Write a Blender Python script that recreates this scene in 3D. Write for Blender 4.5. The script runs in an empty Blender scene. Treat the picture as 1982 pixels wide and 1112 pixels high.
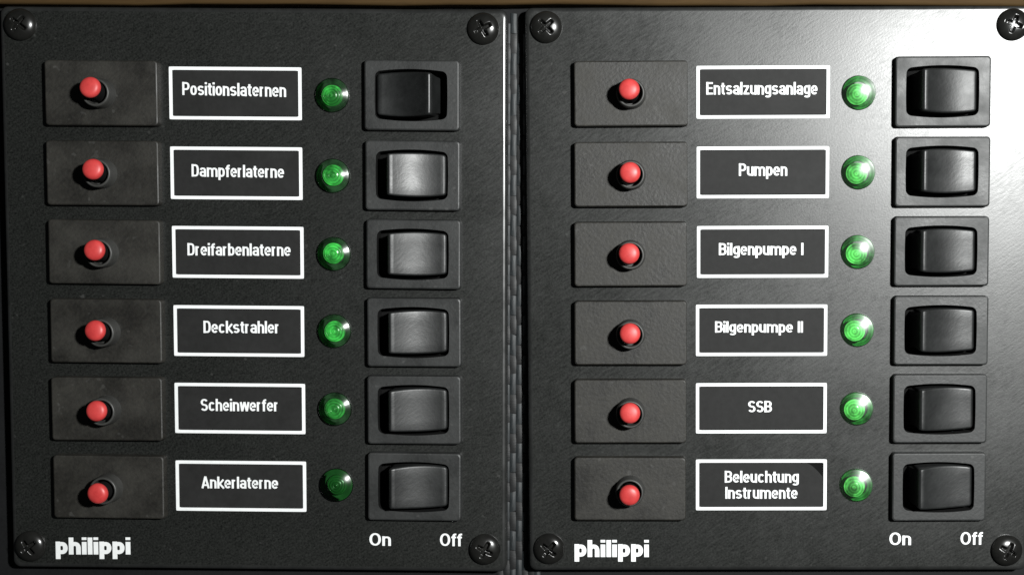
import bpy, bmesh, math, random
from mathutils import Matrix, Vector
random.seed(7)
sc = bpy.context.scene
U = 1.0 / 9000.0            # one layout unit (about 0.11 mm) in metres
# layout space: x to the right, y downwards, z out of the panels towards the viewer
def W(x, y, z): return Vector(((x - 900) * U, -z * U, (600 - y) * U))

# ---------------------------------------------------------------- camera
cam = bpy.data.objects.new('camera', bpy.data.cameras.new('camera'))
sc.collection.objects.link(cam); sc.camera = cam
R = [[0.99991642, -0.00795446, 0.01019216], [0.00866448, 0.99739390, -0.07162636], [-0.00959585, 0.07170868, 0.99737946]]
def wd(v): return Vector((v[0], v[2], -v[1]))      # layout direction (x, y down, depth in) to world
right, down, fwd = wd(R[0]), wd(R[1]), wd(R[2])
M = Matrix((right, -down, -fwd)).transposed().to_4x4()
M.translation = W(1179.806, 485.4125, 2715.05)
cam.matrix_world = M
cam.data.sensor_width = 36; cam.data.lens = 36 * 2700 / 1982
cam.data.shift_x = -233.87 / 1982; cam.data.shift_y = 56.94 / 1982
cam.data.clip_start = 0.01; cam.data.clip_end = 50

# ---------------------------------------------------------------- light
world = bpy.data.worlds.new('World'); sc.world = world; world.use_nodes = True
world.node_tree.nodes['Background'].inputs[0].default_value = (0.80, 0.90, 0.92, 1)
world.node_tree.nodes['Background'].inputs[1].default_value = 0.021
def lamp(name, loc, target, size, power, col, shape='DISK'):
    d = bpy.data.lights.new(name, 'AREA'); d.shape = shape; d.size = size; d.energy = power; d.color = col
    o = bpy.data.objects.new(name, d); sc.collection.objects.link(o)
    o.location = loc; o.rotation_euler = (target - loc).to_track_quat('-Z', 'Y').to_euler()
    return o
lamp('ceiling_lamp', W(2880, -270, 3530), W(1300, 500, 0), 0.030, 4.3, (0.985, 1.0, 0.985))
sc.view_settings.view_transform = 'Standard'; sc.view_settings.look = 'None'
sc.view_settings.exposure = 0; sc.view_settings.gamma = 1

# ---------------------------------------------------------------- materials
def new_mat(name):
    m = bpy.data.materials.new(name); m.use_nodes = True
    nt = m.node_tree
    return m, nt, nt.nodes['Principled BSDF']
def node(nt, t, **kw):
    n = nt.nodes.new(t)
    for k, v in kw.items():
        if k in n.inputs.keys(): n.inputs[k].default_value = v
        else: setattr(n, k, v)
    return n
def coords(nt, scale=(1, 1, 1), rot=(0, 0, 0), vary=True):
    tc = node(nt, 'ShaderNodeTexCoord'); mp = node(nt, 'ShaderNodeMapping'); m2 = node(nt, 'ShaderNodeMapping')
    mp.inputs['Rotation'].default_value = rot; m2.inputs['Scale'].default_value = scale
    nt.links.new(mp.outputs[0], m2.inputs['Vector']); nt.links.new(tc.outputs['Object'], mp.inputs['Vector'])
    if vary:
        oi = node(nt, 'ShaderNodeObjectInfo'); mul = node(nt, 'ShaderNodeVectorMath', operation='SCALE')
        co = node(nt, 'ShaderNodeCombineXYZ'); nt.links.new(oi.outputs['Random'], co.inputs[0]); nt.links.new(oi.outputs['Random'], co.inputs[2])
        nt.links.new(co.outputs[0], mul.inputs[0]); mul.inputs['Scale'].default_value = 3.0
        ad = node(nt, 'ShaderNodeVectorMath', operation='ADD')
        nt.links.new(tc.outputs['Object'], ad.inputs[0]); nt.links.new(mul.outputs[0], ad.inputs[1])
        nt.links.new(ad.outputs[0], mp.inputs['Vector'])
    return m2.outputs[0]
def noise(nt, vec, scale, detail=3, rough=0.6):
    n = node(nt, 'ShaderNodeTexNoise'); n.inputs['Scale'].default_value = scale
    n.inputs['Detail'].default_value = detail; n.inputs['Roughness'].default_value = rough
    nt.links.new(vec, n.inputs['Vector']); return n.outputs['Fac']
def ramp(nt, fac, lo, hi, a=0.0, b=1.0):
    r = node(nt, 'ShaderNodeMapRange'); r.inputs['From Min'].default_value = a; r.inputs['From Max'].default_value = b
    r.inputs['To Min'].default_value = lo; r.inputs['To Max'].default_value = hi
    nt.links.new(fac, r.inputs['Value']); return r.outputs[0]
def bump(nt, bsdf, h, strength, dist):
    b = node(nt, 'ShaderNodeBump'); b.inputs['Strength'].default_value = strength; b.inputs['Distance'].default_value = dist
    nt.links.new(h, b.inputs['Height']); nt.links.new(b.outputs[0], bsdf.inputs['Normal'])
def mixcol(nt, fac, a, b, bsdf):
    m = node(nt, 'ShaderNodeMix', data_type='RGBA'); m.inputs[6].default_value = (*a, 1); m.inputs[7].default_value = (*b, 1)
    nt.links.new(fac, m.inputs[0]); nt.links.new(m.outputs[2], bsdf.inputs['Base Color'])
def add(nt, a, b, op='ADD'):
    m = node(nt, 'ShaderNodeMath', operation=op); nt.links.new(a, m.inputs[0])
    if isinstance(b, float): m.inputs[1].default_value = b
    else: nt.links.new(b, m.inputs[1])
    return m.outputs[0]

def dusty(nt, p, v, amount, col=(.16, .16, .155), scale=650, thr=.70):
    """small pale specks of dust laid over the base colour"""
    src = p.inputs['Base Color'].links[0].from_socket
    n = noise(nt, v, scale, 1, .5); big = noise(nt, v, 45, 3, .6)
    f = add(nt, ramp(nt, n, 0, amount, thr, thr + .06), ramp(nt, big, .15, 1.0, .42, .62), 'MULTIPLY')
    m = node(nt, 'ShaderNodeMix', data_type='RGBA'); m.inputs[7].default_value = (*col, 1)
    nt.links.new(f, m.inputs[0]); nt.links.new(src, m.inputs[6]); nt.links.new(m.outputs[2], p.inputs['Base Color'])
def plate_material():
    m, nt, p = new_mat('black_anodised_metal')
    # brushing lines rise to the right: squeeze the texture across them
    v = coords(nt, (.55, 1.0, 2.6), (0, math.radians(33), 0), vary=True)
    v2 = coords(nt, vary=True)
    st = noise(nt, v, 760, 4, 0.65); fine = noise(nt, v2, 2300, 3, 0.75); big = noise(nt, v2, 60, 3, 0.55)
    s = add(nt, ramp(nt, st, 0, .46), ramp(nt, fine, 0, .54))
    mixcol(nt, ramp(nt, add(nt, ramp(nt, st, 0, .2), ramp(nt, fine, 0, .8)), 0, 1, .35, .65), (0.0015, 0.0018, 0.0016), (0.0185, 0.0198, 0.0180), p)
    dusty(nt, p, v2, .16)
    rr = add(nt, ramp(nt, st, .31, .40, .3, .7), ramp(nt, big, -.035, .035, .3, .7))
    nt.links.new(rr, p.inputs['Roughness'])
    p.inputs['Specular IOR Level'].default_value = 0.62
    bump(nt, p, s, 0.45, 0.00005)
    return m
def plastic_material(name, c0, c1, r0, r1, grain=1400, bs=.25, bd=.00005, spec=.5, streak=False):
    m, nt, p = new_mat(name)
    v = coords(nt); f = noise(nt, v, grain, 3, .6)
    big = noise(nt, v, 120, 3, .6)
    if streak:
        vs = coords(nt, (1, 1, 4), (0, math.radians(40), 0)); f = add(nt, ramp(nt, f, 0, .6), ramp(nt, noise(nt, vs, 420, 3, .6), 0, .4))
    mixcol(nt, ramp(nt, add(nt, ramp(nt, f, 0, .5), ramp(nt, big, 0, .5)), 0, 1, .35, .65), c0, c1, p)
    nt.links.new(ramp(nt, big, r0, r1, .35, .65), p.inputs['Roughness'])
    p.inputs['Specular IOR Level'].default_value = spec
    bump(nt, p, f, bs, bd)
    if streak and 'rocker' not in name: dusty(nt, p, v, .14)
    return m
M_plate = plate_material()
M_edge = plastic_material('worn_plate_edge', (.012, .0125, .012), (.020, .0205, .020), .22, .30, grain=900, bs=.1, spec=1.0)
M_edge.node_tree.nodes['Principled BSDF'].inputs['Metallic'].default_value = .0
M_breaker = plastic_material('black_breaker_plastic', (.005, .0046, .0038), (.021, .0196, .0155), .48, .64, bs=1.0, bd=.00008, streak=True)
M_bezel = plastic_material('black_bezel_plastic', (.010, .0106, .0104), (.021, .0222, .0218), .46, .60, bs=.9, bd=.00007, streak=True)
M_rocker = plastic_material('satin_rocker_plastic', (.006, .0064, .0064), (.013, .014, .014), .40, .50, bs=.6, bd=.00006, streak=True)
M_collar = plastic_material('black_collar_plastic', (.026, .026, .0245), (.040, .040, .037), .45, .55)
M_red = plastic_material('red_button_plastic', (.40, .030, .030), (.54, .050, .047), .42, .54, grain=700, bs=.2)
M_screw = plastic_material('black_oxide_steel', (.006, .006, .0056), (.011, .011, .0100), .20, .30, grain=700, bs=.05, spec=.5)
M_card = plastic_material('dark_label_film', (.014, .014, .0138), (.020, .020, .0198), .56, .64, grain=700, bs=.12, spec=.14)
M_white = plastic_material('white_print', (.68, .70, .70), (.80, .81, .81), .5, .6, grain=2000, bs=.03, spec=.3)
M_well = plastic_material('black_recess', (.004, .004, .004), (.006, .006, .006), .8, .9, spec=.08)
M_board = plastic_material('carbon_resin', (.004, .004, .0045), (.007, .0075, .008), .65, .75, spec=.2)
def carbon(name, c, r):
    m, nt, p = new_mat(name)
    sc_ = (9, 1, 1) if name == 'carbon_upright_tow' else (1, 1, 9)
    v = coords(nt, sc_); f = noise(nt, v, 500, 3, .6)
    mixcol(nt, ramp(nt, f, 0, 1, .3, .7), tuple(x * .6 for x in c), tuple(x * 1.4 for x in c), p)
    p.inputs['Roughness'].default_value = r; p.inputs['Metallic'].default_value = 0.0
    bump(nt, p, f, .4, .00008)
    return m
M_warp = carbon('carbon_upright_tow', (.010, .013, .0145), .58)  # paler colour paints in the sheen that upright fibres catch
M_weft = carbon('carbon_level_tow', (.003, .0033, .0036), .55)  # same fibre, coloured darker to imitate its missing sheen
def wood():
    m, nt, p = new_mat('brown_wood')
    v = coords(nt, (1, 1, 14), vary=False); f = noise(nt, v, 60, 6, .65); g = noise(nt, v, 400, 4, .6)
    s = add(nt, ramp(nt, f, 0, .6), ramp(nt, g, 0, .4))
    mixcol(nt, ramp(nt, s, 0, 1, .3, .7), (.036, .021, .0075), (.060, .036, .013), p)
    p.inputs['Roughness'].default_value = .75; p.inputs['Specular IOR Level'].default_value = .12; bump(nt, p, s, .4, .0002)
    return m
M_wood = wood()
def lens_material(name, tint, rough=.37, ior=2.0):
    m = bpy.data.materials.new(name); m.use_nodes = True; nt = m.node_tree; nt.nodes.clear()
    out = node(nt, 'ShaderNodeOutputMaterial'); mix = node(nt, 'ShaderNodeMixShader')
    tr = node(nt, 'ShaderNodeBsdfTransparent'); tr.inputs[0].default_value = (*tint, 1)
    gl = node(nt, 'ShaderNodeBsdfGlossy'); gl.inputs['Roughness'].default_value = rough; gl.inputs[0].default_value = (1, 1, 1, 1)
    v = coords(nt); b = node(nt, 'ShaderNodeBump'); b.inputs['Strength'].default_value = .5; b.inputs['Distance'].default_value = .00015
    nt.links.new(noise(nt, v, 260, 2, .5), b.inputs['Height'])
    fr = node(nt, 'ShaderNodeFresnel'); fr.inputs[0].default_value = ior
    nt.links.new(b.outputs[0], gl.inputs['Normal']); nt.links.new(b.outputs[0], fr.inputs['Normal'])
    nt.links.new(fr.outputs[0], mix.inputs[0]); nt.links.new(tr.outputs[0], mix.inputs[1]); nt.links.new(gl.outputs[0], mix.inputs[2])
    nt.links.new(mix.outputs[0], out.inputs['Surface'])
    return m
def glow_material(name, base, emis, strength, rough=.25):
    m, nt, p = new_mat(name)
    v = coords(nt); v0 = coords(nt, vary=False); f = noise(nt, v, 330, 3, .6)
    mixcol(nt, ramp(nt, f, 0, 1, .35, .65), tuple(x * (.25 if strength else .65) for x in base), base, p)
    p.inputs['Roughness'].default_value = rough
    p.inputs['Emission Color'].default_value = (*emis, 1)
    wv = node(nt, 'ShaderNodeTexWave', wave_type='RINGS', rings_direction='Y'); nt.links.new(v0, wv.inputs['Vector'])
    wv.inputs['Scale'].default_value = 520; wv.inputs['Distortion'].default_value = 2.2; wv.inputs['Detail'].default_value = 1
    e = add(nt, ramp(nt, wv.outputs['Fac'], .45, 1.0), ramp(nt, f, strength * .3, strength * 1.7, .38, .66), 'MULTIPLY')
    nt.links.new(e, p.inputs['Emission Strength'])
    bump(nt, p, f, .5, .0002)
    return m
M_lens = lens_material('clear_green_lens', (.84, .95, .85))
M_lens_weak_glare = lens_material('weak_glare_green_lens', (.84, .95, .85), .22, 1.36)  # copy of the same lens, reflection lowered to weaken glare on the left panel
M_lens_off = lens_material('dark_green_lens', (.62, .88, .65), .24, 1.36)
M_core = glow_material('lit_green_core', (.035, .20, .05), (.10, 1.0, .13), .34)
M_core_bright = glow_material('bright_lit_green_core', (.06, .30, .08), (.20, 1.0, .20), .72)
M_core_dim = glow_material('weakly_lit_green_core', (.03, .15, .04), (.10, 1.0, .13), .15)
M_core_off = glow_material('unlit_green_core', (.016, .075, .021), (.05, 1, .1), 0.0)
M_refl = glow_material('green_reflector_painted_glow', (.022, .040, .024), (.08, 1.0, .12), .012)  # weak emission imitates core light scattered inside the lens
M_refl_bright = glow_material('green_reflector_strong_painted_glow', (.03, .09, .035), (.12, 1.0, .16), .2)  # same imitated scatter, stronger for the right panel
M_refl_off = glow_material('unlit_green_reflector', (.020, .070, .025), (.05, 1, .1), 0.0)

# ---------------------------------------------------------------- mesh helpers (object coordinates = layout offsets)
def V(x, y, z): return (x * U, -z * U, -y * U)
class MB:
    def __init__(s): s.v = []; s.f = []; s.m = []
    def add(s, verts, faces, mi=0):
        n = len(s.v); s.v += verts; s.f += [tuple(n + i for i in f) for f in faces]; s.m += [mi] * len(faces)
    def mesh(s, name, mats, smooth=True, angle=38):
        me = bpy.data.meshes.new(name); me.from_pydata([V(*p) for p in s.v], [], s.f)
        for m in (mats if isinstance(mats, (list, tuple)) else [mats]): me.materials.append(m)
        for i, p in enumerate(me.polygons): p.material_index = s.m[i]
        bm = bmesh.new(); bm.from_mesh(me); bmesh.ops.recalc_face_normals(bm, faces=bm.faces)
        for f in bm.faces: f.smooth = smooth
        flat = {f for f in bm.faces if abs(f.normal.y) > .9999 and f.calc_area() > (2 * U) ** 2}
        if smooth:
            lim = math.radians(angle)
            for f in bm.faces:
                if len(f.verts) > 4 or f in flat:
                    for e in f.edges:
                        if any(g not in flat for g in e.link_faces) or len(f.verts) > 4: e.smooth = False
            for e in bm.edges:
                if len(e.link_faces) == 2 and e.calc_face_angle(0) > lim: e.smooth = False
        bm.to_mesh(me); bm.free()
        return me
def link(name, me, parent=None, loc=(0, 0, 0), label=None):
    o = bpy.data.objects.new(name, me); sc.collection.objects.link(o)
    if parent: o.parent = parent
    o.location = V(*loc)
    if label: o['label'] = label
    return o
def rings(loops, close_top=True, close_bottom=False, mi=None):
    """loops: list of equally long rings of (x,y,z)"""
    mb = MB(); n = len(loops[0])
    for L in loops: mb.v += L
    for k in range(len(loops) - 1):
        for i in range(n):
            j = (i + 1) % n
            mb.f.append((k * n + i, k * n + j, (k + 1) * n + j, (k + 1) * n + i)); mb.m.append(mi[k] if mi else 0)
    if close_top: mb.f.append(tuple((len(loops) - 1) * n + i for i in range(n))); mb.m.append(mi[-1] if mi else 0)
    if close_bottom: mb.f.append(tuple(reversed(range(n)))); mb.m.append(0)
    return mb
def outline(angles, hw, hh, r, bulge=0.0, pull=0.0):
    """rounded box outline hit by rays from the centre; bulge bows the long sides, pull bows the short ones"""
    pts = []
    for a in angles:
        c, s = math.cos(a), math.sin(a); lo, hi = 0.0, hw + hh + 50
        for _ in range(40):
            t = (lo + hi) / 2; x, y = abs(c * t), abs(s * t)
            H = hh + bulge * (1 - (x / hw) ** 2) if x < hw else hh
            Wd = hw + pull * (1 - (y / hh) ** 2) if y < hh else hw
            qx, qy = x - (Wd - r), y - (H - r)
            d = math.hypot(max(qx, 0), max(qy, 0)) + min(max(qx, qy), 0) - r
            if d < 0: lo = t
            else: hi = t
        pts.append((c * lo, s * lo))
    return pts
def corner_angles(hw, hh, n_side=8, n_corner=14, spread=.16):
    ca = math.atan2(hh, hw); A = []
    corners = [ca, math.pi - ca, math.pi + ca, 2 * math.pi - ca]
    for k in range(4):
        c0 = corners[k]; c1 = corners[(k + 1) % 4] + (2 * math.pi if k == 3 else 0)
        A += [c0 - spread + 2 * spread * i / n_corner for i in range(n_corner + 1)]
        a, b = c0 + spread, c1 - spread
        A += [a + (b - a) * i / n_side for i in range(1, n_side)]
    return A
def at(pts, z, k=0.0):
    """ring at height z, moved inwards by k"""
    o = []
    for x, y in pts:
        l = math.hypot(x, y); o.append((x, y, z) if not k else (x - k * max(-1, min(1, x / (0.6 * l + 1e-9))) * 1.0, y - k * max(-1, min(1, y / (0.6 * l + 1e-9))), z))
    return o
def lathe(profile, n=48):
    loops = [[(r * math.cos(2 * math.pi * i / n), r * math.sin(2 * math.pi * i / n), z) for i in range(n)] for r, z in profile]
    return rings(loops, close_top=True)

# ---------------------------------------------------------------- lettering: strokes of an own condensed grotesque
class Glyphs:
    def __init__(s, w=.162, bw=.49, X=.75, asc=1.0, desc=-.24, gap=.055, dot=1.0, hw=None):
        s.w, s.bw, s.X, s.asc, s.desc, s.gap, s.dot = w, bw, X, asc, desc, gap, dot
    def arc(s, cx, cy, rx, ry, a0, a1, n=14, e=2.35):
        P = []
        for i in range(n + 1):
            a = math.radians(a0 + (a1 - a0) * i / n); c, q = math.cos(a), math.sin(a)
            P.append((cx + rx * math.copysign(abs(c) ** (2 / e), c), cy + ry * math.copysign(abs(q) ** (2 / e), q)))
        return P
    def glyph(s, ch):
        w, h, X, A, D, B = s.w, s.w / 2, s.X, s.asc, s.desc, s.bw
        L, Rr = h, B - h; cx = B / 2; rx = (B - w) / 2; ry = (X - w) / 2; cy = X / 2; t = X - h; arc = s.arc
        CB = B * 1.12; CR = CB - h; ccx = CB / 2; crx = (CB - w) / 2; cry = (A - w) / 2
        arch = lambda l, r: arc((l + r) / 2, X - h - (r - l) * .62, (r - l) / 2, (r - l) * .62, 180, 0) + [(r, 0)]
        if ch == 'o': return [arc(cx, cy, rx, ry, 0, 360, 28)], B
        if ch == 'O': return [arc(ccx * 1.25, A / 2, crx * 1.27, cry, 0, 360, 32, 2.15)], CB * 1.25
        if ch == 'n': return [[(L, 0), (L, X)], arch(L, Rr)], B
        if ch == 'h': return [[(L, 0), (L, A)], arch(L, Rr)], B
        if ch == 'm':
            g = (Rr - L) * 1.0
            return [[(L, 0), (L, X)], arch(L, L + g), arch(L + g, L + 2 * g)], L + 2 * g + h
        if ch == 'u': return [[(Rr, 0), (Rr, X)], [(B - x, X - y) for x, y in arch(L, Rr)]], B
        if ch == 'r': return [[(L, 0), (L, X)], arc(L + .62 * rx + .02, X - h - .2, .62 * rx + .03, .2, 180, 70, 8)], B * .70
        if ch in 'il' or ch == 'I':
            if ch == 'l': return [[(h, 0), (h, A)]], w
            if ch == 'I': return [[(h, 0), (h, A)]], w
            return [[(h, 0), (h, X - .02)], [(h, A - .145), (h, A + .01)]], w
        if ch == 'p': return [[(L, D), (L, X)], arc(cx, cy, rx, ry, 0, 360, 28)], B
        if ch == 'b': return [[(L, 0), (L, A)], arc(cx, cy, rx, ry, 0, 360, 28)], B
        if ch == 'g': return [[(Rr, X), (Rr, D + .22)] + arc(cx, D + .20, rx, .20 - h, 0, -158, 10)[1:], arc(cx, cy + .02, rx, ry - .02, 0, 360, 28)], B
        if ch == 'a': return [arc(cx, X - h - .17, rx, .17, 165, 0, 10) + [(Rr, 0)], [(Rr, .47 * X + h * .6), (cx, .50 * X)] + arc(cx, .28 * X + h * .35, rx, .28 * X - h * .62, 100, 345, 14)], B
        if ch == 'e': return [[(L, cy), (Rr, cy)] + arc(cx, cy, rx, ry, 0, 322, 26)[1:]], B
        if ch == 'c': return [arc(cx, cy, rx, ry, 38, 322, 24)], B
        if ch in 'sS':
            HH = X if ch == 's' else A; b = B if ch == 's' else CB; q = (HH - w) / 4; x0 = b / 2; r_ = (b - w) / 2
            up = arc(x0, HH - h - q, r_, q, 25, 250, 16, 2.1); lo = arc(x0, h + q, r_, q, 70, -155, 16, 2.1)
            return [up + lo], b
        if ch == 't': return [[(.145, X + .17), (.145, .22)] + arc(.145 + .13, .21, .13, .21 - h * .85, 180, 275, 7), [(0, X - h * .8), (.31, X - h * .8)]], .31
        if ch == 'f': return [[(.145, 0), (.145, A - .24)] + arc(.145 + .12, A - .22, .12, .22 - h, 180, 90, 7) + [(.325, A - h)], [(0, X - h * .8), (.31, X - h * .8)]], .32
        if ch == 'k': return [[(L, 0), (L, A)], [(L + .02, X * .38), (B - .02, X)], [(L + .10, X * .52), (B + .01, 0)]], B
        if ch == 'w': return [[(h * .9, X), (B * .36, 0)], [(B * .36, 0), (B * .72, X)], [(B * .72, X), (B * 1.08, 0)], [(B * 1.08, 0), (B * 1.44 - h * .5, X)]], B * 1.42
        if ch == 'z': return [[(.02, X - h), (B - .06, X - h)], [(B - .10, X - h), (.09, h)], [(.03, h), (B - .02, h)]], B - .02
        if ch == 'P': return [[(L, 0), (L, A)], [(L, A - h)] + arc(ccx, A - h - .235, CR - ccx, .235, 90, -90, 14) + [(L, A - h - .47)]], CB
        if ch == 'B': return [[(L, 0), (L, A)], [(L, A - h)] + arc(ccx, A - h - .2, CR - ccx - .01, .2, 90, -90, 12) + [(L, A - h - .4)], [(L, A * .52)] + arc(ccx, h + (A * .52 - h) / 2, CR - ccx + .01, (A * .52 - h) / 2, 90, -90, 12) + [(L, h)]], CB
        if ch == 'D': return [[(L, 0), (L, A)], [(L, A - h)] + arc(ccx - .02, A / 2, CR - ccx + .02, cry, 90, -90, 20, 2.8) + [(L, h)]], CB
        if ch == 'E': return [[(L, 0), (L, A)], [(L, A - h), (CB - .05, A - h)], [(L, A * .52), (CB - .08, A * .52)], [(L, h), (CB - .04, h)]], CB - .04
        if ch == 'A': return [[(h * .6, 0), (CB / 2, A)], [(CB / 2, A), (CB - h * .6 + .02, 0)], [(CB * .22, .27), (CB * .8, .27)]], CB + .02
        return [], B * .55
    def text(s, string, stroke_z=.03):
        """flat strokes with a little thickness: returns MB in em units (y up)"""
        mb = MB(); x = 0; k = 0; adv = 0
        for ch in string:
            st, wd_ = s.glyph(ch)
            for line in st:
                line = [(px + x, py) for px, py in line]; out = []
                n = len(line); closed = n > 3 and math.hypot(line[0][0] - line[-1][0], line[0][1] - line[-1][1]) < 1e-6
                for i, (px, py) in enumerate(line):
                    a = line[i - 1] if i else (line[-2] if closed else line[0]); b = line[i + 1] if i < n - 1 else (line[1] if closed else line[-1])
                    def unit(p, q):
                        l = math.hypot(q[0] - p[0], q[1] - p[1]); return ((q[0] - p[0]) / l, (q[1] - p[1]) / l) if l > 1e-9 else None
                    u0, u1 = unit(a, (px, py)), unit((px, py), b)
                    u0 = u0 or u1; u1 = u1 or u0
                    n0 = (-u0[1], u0[0]); n1 = (-u1[1], u1[0]); bx, by = n0[0] + n1[0], n0[1] + n1[1]; l = math.hypot(bx, by) or 1
                    bx, by = bx / l, by / l; sc_ = min(1.3, 1 / max(.35, bx * n0[0] + by * n0[1]))
                    hw = s.w / 2
                    # level strokes are a little thinner than upright ones
                    hw *= 1 - .16 * abs(by)
                    out.append(((px + bx * hw * sc_, py + by * hw * sc_), (px - bx * hw * sc_, py - by * hw * sc_)))
                z = k * .012; k += 1
                vs = []; fs = []
                for (a, b) in out: vs += [(a[0], a[1], z + .06), (b[0], b[1], z + .06), (a[0], a[1], 0), (b[0], b[1], 0)]
                for i in range(n - 1):
                    p, q = 4 * i, 4 * i + 4
                    fs += [(p, p + 1, q + 1, q), (p, q, q + 2, p + 2), (p + 1, p + 3, q + 3, q + 1)]
                if not closed: fs += [(0, 2, 3, 1), (4 * n - 4, 4 * n - 3, 4 * n - 1, 4 * n - 2)]
                mb.add(vs, fs)
            x += wd_ + s.gap
            if ch == ' ': x -= s.gap * .5
        return mb
LAB = Glyphs()
LOGO = Glyphs(w=.275, bw=.70, X=.76, asc=1.0, desc=-.27, gap=.065)
ONOFF = Glyphs(w=.155, bw=.50, X=.75, gap=.06)
def lettering(name, string, gl, x0, y0, x1, y1, cap, z, parent, label):
    """string with its baseline from (x0,y0) to (x1,y1), capitals cap high, parent at (0,0)"""
    mb = gl.text(string); xs = [v[0] for v in mb.v]; a, b = min(xs), max(xs)
    sx = (x1 - x0) / (b - a); sl = (y1 - y0) / (x1 - x0)
    mb.v = [(x0 + (x - a) * sx, y0 + (x - a) * sx * sl - y * cap, z + min(zz, .45) * 2.0) for x, y, zz in mb.v]
    return link(name, mb.mesh(name, M_white, smooth=False), parent, (0, 0, 0), label)

# ---------------------------------------------------------------- setting: carbon board behind, wooden strip above
def box(mb, x0, x1, y0, y1, z0, z1, skew=0.0, mi=0):
    ya = lambda x, y: y + skew * (x - x0)
    v = [(x0, ya(x0, y0), z0), (x1, ya(x1, y0), z0), (x1, ya(x1, y1), z0), (x0, ya(x0, y1), z0), (x0, ya(x0, y0), z1), (x1, ya(x1, y0), z1), (x1, ya(x1, y1), z1), (x0, ya(x0, y1), z1)]
    mb.add(v, [(0, 1, 2, 3), (4, 5, 6, 7), (0, 1, 5, 4), (1, 2, 6, 5), (2, 3, 7, 6), (3, 0, 4, 7)], mi)
board_origin = (900, 600, -36)
mb = MB(); box(mb, -1400, 1500, -1000, 1100, -60, 0)
board = link('backing_board', mb.mesh('backing_board', M_board, smooth=False)); board.location = W(*board_origin); board['kind'] = 'structure'
TW, PER = 12.4, 78.5
def tow(mb, cx, cy, lx, ly, arch_x, hgt, tip):
    """one float of a tow: arched across its width, dipping at its ends"""
    nx, ny = (5, 4) if arch_x else (4, 5)
    vs = []
    for j in range(ny + 1):
        for i in range(nx + 1):
            u, v = i / nx * 2 - 1, j / ny * 2 - 1
            a, l = (u, v) if arch_x else (v, u)
            z = hgt * (1 - .75 * a * a) * (1 - .55 * abs(l) ** 4)
            vs.append((cx + u * lx / 2 + tip * v * 0, cy + v * ly / 2 + tip * u * ly * .06, z))
    mb.add(vs, [(j * (nx + 1) + i, j * (nx + 1) + i + 1, (j + 1) * (nx + 1) + i + 1, (j + 1) * (nx + 1) + i) for j in range(ny) for i in range(nx)])
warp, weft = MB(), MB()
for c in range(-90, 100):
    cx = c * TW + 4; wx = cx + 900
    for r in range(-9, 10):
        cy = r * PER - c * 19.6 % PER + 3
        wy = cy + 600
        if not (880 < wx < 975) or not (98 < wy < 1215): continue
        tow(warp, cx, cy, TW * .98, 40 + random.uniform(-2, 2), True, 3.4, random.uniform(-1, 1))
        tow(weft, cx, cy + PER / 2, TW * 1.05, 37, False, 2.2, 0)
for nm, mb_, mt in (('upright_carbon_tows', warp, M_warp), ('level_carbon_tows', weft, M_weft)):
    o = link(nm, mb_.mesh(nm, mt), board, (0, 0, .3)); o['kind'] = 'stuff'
# wooden strip, front edge softened
mb = MB(); prof = [(-330, -50), (-330, 4), (-6, 4), (-2.5, 3), (-.6, 0), (0, -4), (0, -50)]
xs = [-400 + 100 * i for i in range(27)]
for k in range(len(xs) - 1):
    for i in range(len(prof) - 1):
        (ya, za), (yb, zb) = prof[i], prof[i + 1]; xa, xb = xs[k], xs[k + 1]; s_ = -.0052
        wob = lambda x: 1.2 * math.sin(x * .011) + .8 * math.sin(x * .037)
        mb.add([(xa, ya + s_ * xa + wob(xa), za), (xb, ya + s_ * xb + wob(xb), za), (xb, yb + s_ * xb + wob(xb), zb), (xa, yb + s_ * xa + wob(xa), zb)], [(0, 1, 2, 3)])
me = mb.mesh('wooden_strip', M_wood); bm = bmesh.new(); bm.from_mesh(me); bmesh.ops.remove_doubles(bm, verts=bm.verts, dist=1e-6); bmesh.ops.recalc_face_normals(bm, faces=bm.faces)
for e in bm.edges: e.smooth = True
bm.to_mesh(me); bm.free()
strip = link('wooden_strip', me); strip.location = W(0, 87.0, 0)
strip['label'] = 'thin strip of brown wood running above both switch panels'; strip['category'] = 'wood strip'

# ---------------------------------------------------------------- shared part meshes
# rocker switch frame with its well
FHW, FHH, FT = 91.3, 67.0, 17.0
ang = corner_angles(FHW, FHH, 12, 14, .15)
def frame_mesh():
    o0 = outline(ang, FHW + .8, FHH + .8, 7); o1 = outline(ang, FHW, FHH, 6.5); o2 = outline(ang, FHW - 1.0, FHH - 1.0, 6); o3 = outline(ang, FHW - 3.2, FHH - 3.2, 5)
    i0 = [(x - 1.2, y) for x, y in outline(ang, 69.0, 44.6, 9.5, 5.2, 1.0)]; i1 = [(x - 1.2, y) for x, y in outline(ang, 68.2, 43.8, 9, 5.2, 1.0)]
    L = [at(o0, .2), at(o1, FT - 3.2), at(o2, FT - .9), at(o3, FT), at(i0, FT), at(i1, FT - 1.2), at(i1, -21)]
    return rings(L, close_top=True, mi=[0, 0, 0, 0, 1, 1, 1]).mesh('switch_frame', [M_bezel, M_well])  # well walls and floor coloured black to stand in for deep shade
ME_frame = frame_mesh()
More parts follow.
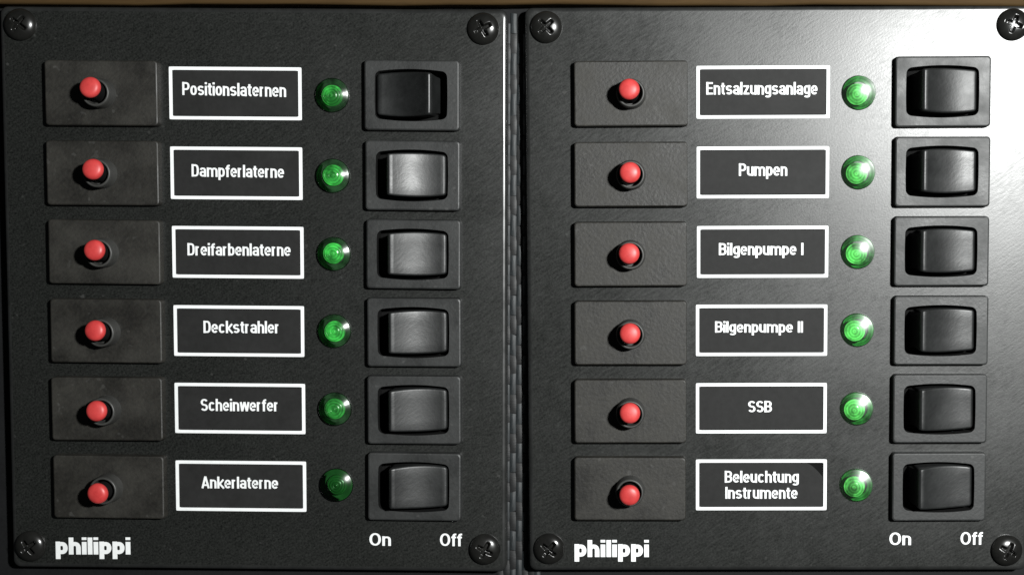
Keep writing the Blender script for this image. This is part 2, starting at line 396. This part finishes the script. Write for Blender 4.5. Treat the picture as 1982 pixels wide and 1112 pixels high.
def rocker_mesh():
    xs = []; x_left, x_right = -41.0, 65.5
    # profile along x: end face, ridge, hollow finger face, low edge
    P = [(-53, -18), (-50, 6), (-45.2, 34), (-44.2, 40.0), (-42.6, 44.2), (-40, 46.5), (-37.0, 46.8)]
    a, b = (-37.0, 46.8), (60.5, 16.8)
    for i in range(1, 17):
        t = i / 16; P.append((a[0] + (b[0] - a[0]) * t, a[1] + (b[1] - a[1]) * t - 8.5 * 4 * t * (1 - t)))
    P += [(62.6, 16.2), (64.2, 15.3), (65.4, 14.0), (66.0, 12.0), (66.0, -18)]
    mb = MB(); rows = []
    for (x, z) in P:
        u = min(1, abs(x - 10) / 58.0); hw = 38.2 + 4.2 * (1 - u * u)
        e = 0.0
        if True:
            dl = max(x, -46) + 46 if x > -46 else 0; dr = 66.2 - x
            for d in (dl, dr):
                if d < 6: e = max(e, 6 - math.sqrt(max(0, 36 - (6 - max(d, 0)) ** 2)))
        hw -= min(e, 4.0)
        zt = z
        sec = [(-hw, -20), (-hw, zt - 3.2), (-hw + .6, zt - 1.4), (-hw + 2.0, zt - .3), (-hw + 4.2, zt)]
        sec += [(-hw * .5, zt - .5), (0, zt - .6), (hw * .5, zt - .5)]
        sec += [(hw - 4.2, zt), (hw - 2.0, zt - .3), (hw - .6, zt - 1.4), (hw, zt - 3.2), (hw, -20)]
        rows.append([(x, y, zz) for y, zz in sec])
    n = len(rows[0])
    for r_ in rows: mb.v += r_
    for k in range(len(rows) - 1):
        for i in range(n - 1): mb.f.append((k * n + i, k * n + i + 1, (k + 1) * n + i + 1, (k + 1) * n + i)); mb.m.append(0)
    return mb.mesh('rocker', M_rocker, angle=50)
ME_rocker = rocker_mesh()
# breaker: housing, collar, button
bang = corner_angles(109, 62.3, 10, 10, .10)
def housing_mesh(hw, hh, nm):
    o0 = outline(bang, hw + .8, hh + .8, 7); o1 = outline(bang, hw, hh, 6.5); o2 = outline(bang, hw - .9, hh - .9, 6); o3 = outline(bang, hw - 2.8, hh - 2.8, 5)
    mb = rings([at(o0, .2), at(o1, 14.8), at(o2, 17.1), at(o3, 18)], close_top=True)
    return mb.mesh(nm, M_breaker)
ME_house = housing_mesh(109.0, 62.2, 'breaker_housing')
ME_collar = lathe([(29.0, 18.2), (28.2, 22), (27.4, 42), (26.9, 46.4), (26.0, 48.2), (24.6, 49.0), (23.0, 48.8), (22.2, 47.6), (21.9, 18.2)], 56).mesh('collar', M_collar, angle=50)
ME_neck = lathe([(17.6, 0), (17.6, 43.5), (.8, 43.6)], 40).mesh('neck', M_well)
ME_button = lathe([(18.4, 42.5), (19.4, 43.2), (19.9, 45), (19.8, 48.5), (18.8, 51.0), (16.8, 53.6), (13, 55.4), (8, 56.6), (3.5, 57.1), (.8, 57.2)], 48).mesh('reset_button', M_red, angle=60)
# indicator: lens, reflector, core
ME_lens = {}
def lens_mesh(mat, nm):
    pr = [(33.2, .3), (33.0, 4.5)]
    for i in range(1, 6):                      # rounded shoulder
        a = math.radians(90 * i / 6); pr.append((30.0 + 3.0 * math.cos(a), 4.6 + 3.0 * math.sin(a)))
    for i in range(1, 16):                     # flattened dome
        t = 1 - i / 15.2; pr.append((30.0 * t, 7.6 + 8.0 * (1 - t ** 2.05)))
    return lathe(pr, 56).mesh(nm, mat, angle=60)
def core_mesh(mat, nm):
    pr = [(20.5, .8), (19.6, 6.5)]
    for r in (17.5, 12.5, 7.5):
        pr += [(r + 1.0, 9.6 - r * .12), (r - .6, 11.8 - r * .16), (r - 2.2, 10.0 - r * .16)]
    pr += [(3.0, 10.8), (.8, 12.0)]
    return lathe(pr, 40).mesh(nm, mat, angle=25)
def refl_mesh(mat, nm):
    mb = lathe([(32.0, .5), (31.6, 3.0), (29.5, 3.4), (24.5, 1.6), (20.8, .7)], 48)
    mb.f.pop(); mb.m.pop()
    return mb.mesh(nm, mat, angle=60)
def screw_mesh():
    n, Rd = 72, 30.5; radii = [.5, 2, 3.5, 5, 6.5, 8, 9.5, 11, 12.5, 14, 15.5, 17, 18.5, 20, 22, 24, 26, 28, 29.3, 30.2, 30.5]
    mb = MB(); loops = []
    for r in reversed(radii):
        L = []
        for i in range(n):
            a = 2 * math.pi * i / n; x, y = r * math.cos(a), r * math.sin(a)
            z = 15.5 * math.sqrt(max(0, 1 - (r / 31.2) ** 2.3)) + 1.0
            # cross recess with tapering arms
            d = min(abs(x), abs(y)); l = max(abs(x), abs(y)); hw = 3.7 - l * .06
            depth = 10.5 * max(0, min(1, (17.5 - l) / 4.5))
            k = max(0, min(1, (hw + 1.1 - d) / 1.6))
            kc = max(0, min(1, (8.0 - (abs(x) + abs(y))) / 1.8))
            z -= depth * max(k, kc)
            L.append((x, y, z))
        loops.append(L)
    loops.insert(0, [(x, y, .1) for x, y, z in loops[0]])
    return rings(loops, close_top=True).mesh('screw', M_screw, angle=75)
ME_screw = screw_mesh()

PX0, PX1, PY0, PY1 = -329.0, 652.0, -114.0, 984.0
def face_plate_mesh(holes):
    """flat plate with rounded edge and an opening behind every switch"""
    cx, cy = (PX0 + PX1) / 2, (PY0 + PY1) / 2; hw, hh = (PX1 - PX0) / 2, (PY1 - PY0) / 2
    A = corner_angles(hw, hh, 10, 14, .03)
    def ring(k, z, r): return [(cx + x, cy + y, z) for x, y in outline(A, hw - k, hh - k, r)]
    prof = [(0, -31, 14)]
    for i in range(0, 10):
        a = math.radians(90 * i / 9); prof.append((8.5 * (1 - math.cos(a)), -6.5 + 6.5 * math.sin(a), 14))
    mb = rings([ring(k, z, r) for k, z, r in prof], close_top=False)
    top = ring(8.5, 0, 14)
    bm = bmesh.new(); vs = [bm.verts.new(V(*p)) for p in mb.v]; n = len(top)
    for f in mb.f: bm.faces.new([vs[i] for i in f]).material_index = 1
    last = vs[-n:]; edges = [bm.edges.get((last[i], last[(i + 1) % n])) for i in range(n)]
    for (hx, hy) in holes:
        q = [bm.verts.new(V(hx + sx * 78, hy + sy * 55, 0)) for sx, sy in ((-1, -1), (1, -1), (1, 1), (-1, 1))]
        edges += [bm.edges.new((q[i], q[(i + 1) % 4])) for i in range(4)]
    for f in bm.faces: f.tag = True
    bmesh.ops.triangle_fill(bm, use_beauty=True, use_dissolve=False, edges=edges)
    bmesh.ops.recalc_face_normals(bm, faces=bm.faces)
    for f in bm.faces: f.smooth = True
    for e in bm.edges:
        if len(e.link_faces) == 2 and e.calc_face_angle(0) > .6: e.smooth = False
    me = bpy.data.meshes.new('face_plate'); bm.to_mesh(me); bm.free(); me.materials.append(M_plate); me.materials.append(M_edge)
    # top must look outwards
    return me

# ---------------------------------------------------------------- measured layout, per panel
frames = [[(126.4, 49.9, 256.7, 101.1), (126.5, 203.3, 256.7, 101.4), (127.6, 356.5, 256.7, 100.7), (127.7, 510.2, 255.7, 99.5), (127.9, 662.6, 256.8, 99.3), (128.0, 816.7, 257.8, 100.1)],
          [(129.3, 49.0, 256.7, 100.7), (129.3, 202.6, 255.8, 99.5), (129.3, 356.0, 254.8, 100.3), (127.8, 508.6, 255.8, 100.1), (127.8, 661.4, 255.8, 98.9), (128.3, 812.8, 256.8, 100.7)]]
plates = [[(-127.8, 52.1), (-128.2, 205.1), (-127.6, 357.6), (-127.1, 511.2), (-128.4, 664.1), (-127.9, 818.3)],
          [(-125.4, 51.9), (-126.0, 206.0), (-127.0, 359.3), (-127.5, 512.2), (-128.5, 665.3), (-129.6, 818.1)]]
switches = [[(470.5, 52.1), (471.5, 205.5), (472.6, 357.3), (473.3, 508.9), (473.0, 660.8), (473.0, 812.3)],
            [(472.2, 50.5), (473.1, 203.0), (473.1, 355.6), (474.0, 508.9), (473.9, 661.6), (473.8, 815.0)]]
leds = [[(314.9, 51.9), (314.7, 206.7), (315.6, 357.8), (315.5, 508.1), (315.4, 661.6), (317.3, 812.3)],
        [(313.5, 50.7), (313.8, 202.9), (314.1, 356.4), (314.3, 508.1), (314.6, 662.0), (314.8, 813.1)]]
tips = [[(-127.2, 44.5), (-124.4, 198.4), (-124.5, 351.8), (-126.6, 505.4), (-126.7, 660.4), (-127.8, 821.6)],
        [(-128.6, 47.1), (-127.2, 203.5), (-129.7, 356.2), (-128.2, 508.3), (-128.8, 660.7), (-130.3, 820.3)]]
screws = [[(-287.6, -78.7, 38), (606.7, -76.7, 62), (-291.2, 940.7, 52), (610.0, 937.6, 28)],
          [(-287.6, -76.3, 47), (606.8, -77.0, 20), (-289.4, 939.4, 40), (611.2, 943.2, 30)]]
texts = [[[('Positionslaternen', 23.4, 53.6, 224.8, 56.2, 25)], [('Dampferlaterne', 39.2, 210.4, 219.3, 211.7, 24)], [('Dreifarbenlaterne', 28.8, 363.3, 230.6, 362.8, 24)],
          [('Deckstrahler', 58, 514.6, 205.5, 514.0, 24)], [('Scheinwerfer', 50.5, 668.2, 202, 667.6, 24)], [('Ankerlaterne', 49.6, 821.7, 201.4, 821.4, 23.5)]],
         [[('Entsalzungsanlage', 19.8, 53.4, 233.7, 54.3, 24)], [('Pumpen', 83, 209.2, 176.5, 209.4, 24)], [('Bilgenpumpe I', 44.5, 362.2, 208.5, 362.4, 23.5)],
          [('Bilgenpumpe II', 37.2, 512.8, 208.4, 513.2, 22)], [('SSB', 102.1, 669.3, 148.6, 669.4, 22.5)], [('Beleuchtung', 56.5, 808.4, 201.8, 808.6, 23.5), ('Instrumente', 57.8, 840.3, 199.5, 840.4, 23.5)]]]
origins = [(255.193, 204.606, 0.0), (1271.396, 197.230, -0.0112)]
logo = [(-242.5, 957.5, -93.7, 955.9), (-239.9, 956.6, -92.9, 956.8)]
core_kind = [[0, 0, 0, 0, 2, 3], [1, 1, 1, 1, 1, 1]]
cores = [core_mesh(m, 'glowing_core') for m in (M_core, M_core_bright, M_core_dim, M_core_off)]
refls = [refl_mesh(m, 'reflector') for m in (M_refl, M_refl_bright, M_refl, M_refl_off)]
lenses = [lens_mesh(M_lens, 'indicator_light'), lens_mesh(M_lens_off, 'indicator_light'), lens_mesh(M_lens_weak_glare, 'indicator_light')]
# how far the slip card shows its trimmed upper right corner
corner_cut = [[0, 0, 0, 0, 0, 0], [0, 0, 0, 0, 0, 34]]
def card_mesh(w, h, cut):
    mb = MB()
    box(mb, -w / 2, w / 2, -h / 2, h / 2, .15, .5, mi=1)
    x0, x1, y0, y1 = -w / 2 + .5, w / 2 - .5, -h / 2 + .5, h / 2 - .5
    o = [(x0, y0)]
    if cut:
        for i in range(9):
            t = i / 8; o.append((x1 - cut * (1 - t), y0 + cut * .85 * t ** 1.5))
    else: o.append((x1, y0))
    o += [(x1, y1), (x0, y1)]
    n = len(o); mb.add([(x, y, 1.1) for x, y in o] + [(x, y, .5) for x, y in o], [tuple(range(n))] + [(i, (i + 1) % n, n + (i + 1) % n, n + i) for i in range(n)])
    return mb.mesh('label_card', [M_card, M_well], smooth=False)
def border_mesh(w, h, t=6.3):
    A = corner_angles(w / 2, h / 2, 4, 6, .05)
    o = outline(A, w / 2, h / 2, 1.6); i = outline(A, w / 2 - t, h / 2 - t, 1.0)
    return rings([at(o, .1), at(o, 1.7), at(i, 1.7), at(i, .6)], close_top=False).mesh('label_border', M_white, smooth=False)

def build_panel(k):
    ox, oy, a = origins[k]; pcx, pcy, pz = 161.0, 435.0, 0.0
    root = bpy.data.objects.new('switch_panel', None); sc.collection.objects.link(root)
    co, si = math.cos(a), math.sin(a)
    root.location = W(ox + co * pcx - si * pcy, oy + si * pcx + co * pcy, 0); root.rotation_euler = (0, a, 0); root.empty_display_size = .02
    root['label'] = ('black boat switch panel on the left, topmost label Positionslaternen' if k == 0 else
                     'black boat switch panel on the right, bright glare in its upper right corner')
    root['category'] = 'switch panel'; root['group'] = 'black switch panels side by side on the carbon board'
    def P(x, y, z=0): return (x - pcx, y - pcy, z)
    link('face_plate', face_plate_mesh(switches[k]), root, P(0, 0))
    for (x, y, rot) in screws[k]:
        o = link('screw', ME_screw, root, P(x, y)); o.rotation_euler = (random.uniform(-.04, .04), math.radians(rot), random.uniform(-.04, .04))
    for i in range(6):
        # circuit breaker
        x, y = plates[k][i]
        hb = link('circuit_breaker', ME_house, root, P(x, y)); hb.rotation_euler = (0, random.uniform(-.003, .003), 0)
        link('collar', ME_collar, hb, (0, 1.5, 0))
        tx, ty = tips[k][i]; tx -= 0 if k else 3.4; bx, by = x, y + 1.5
        bt = link('reset_button', ME_button, hb, (0, 1.5, 18.3))
        nk = link('neck', ME_neck, hb, (0, 1.5, 18.3))
        d = Vector(V(tx - bx, ty - by, 55)); bt.rotation_euler = Vector((0, -1, 0)).rotation_difference(d.normalized()).to_euler(); nk.rotation_euler = bt.rotation_euler
        # label card with its white border and lettering
        x, y, w, h = frames[k][i]
        cd = link('label_card', card_mesh(w - 13, h - 13, corner_cut[k][i]), root, P(x, y))
        if corner_cut[k][i]: cd['label'] = 'dark label card with its upper right corner cut off'
        link('label_border', border_mesh(w, h), cd)
        for (s, x0, y0, x1, y1, cap) in texts[k][i]:
            lettering('lettering', s, LAB, x0 - x, y0 - y, x1 - x, y1 - y, cap, 1.15, cd, 'white lettering reading ' + s)
        # indicator
        x, y = leds[k][i]; q = core_kind[k][i]
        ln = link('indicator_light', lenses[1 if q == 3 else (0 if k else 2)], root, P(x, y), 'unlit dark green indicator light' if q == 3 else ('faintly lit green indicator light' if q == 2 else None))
        ln.rotation_euler = ((.07, random.uniform(-.4, .4), -.13) if k else (random.uniform(-.03, .03), random.uniform(-.4, .4), random.uniform(-.03, .03)))
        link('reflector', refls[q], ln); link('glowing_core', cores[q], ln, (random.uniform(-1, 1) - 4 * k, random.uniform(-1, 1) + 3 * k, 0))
        # rocker switch
        x, y = switches[k][i]
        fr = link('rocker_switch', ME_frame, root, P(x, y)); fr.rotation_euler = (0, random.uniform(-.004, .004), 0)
        rk = link('rocker', ME_rocker, fr, (-1.6, -1.2, -.5))
        if k == 0 and i == 0:
            rk.rotation_euler = (0, math.pi, 0)
            rk['label'] = 'black rocker pressed down on its On side'; fr['label'] = 'rocker switch set to On'
    x0, y0, x1, y1 = logo[k]
    lettering('maker_lettering', 'philippi', LOGO, x0 - pcx, y0 - pcy, x1 - pcx, y1 - pcy, 34, .15, root, 'white bold lettering reading philippi')
    for s, x0, x1, y0 in (('On', 381.0, 423.6, 933.3), ('Off', 520.8, 564.6, 932.6)):
        lettering('printed_word', s, ONOFF, x0 - pcx, y0 - pcy, x1 - pcx, y0 - pcy, 25.5, .15, root, 'white printed word ' + s)
    return root
build_panel(0); build_panel(1)
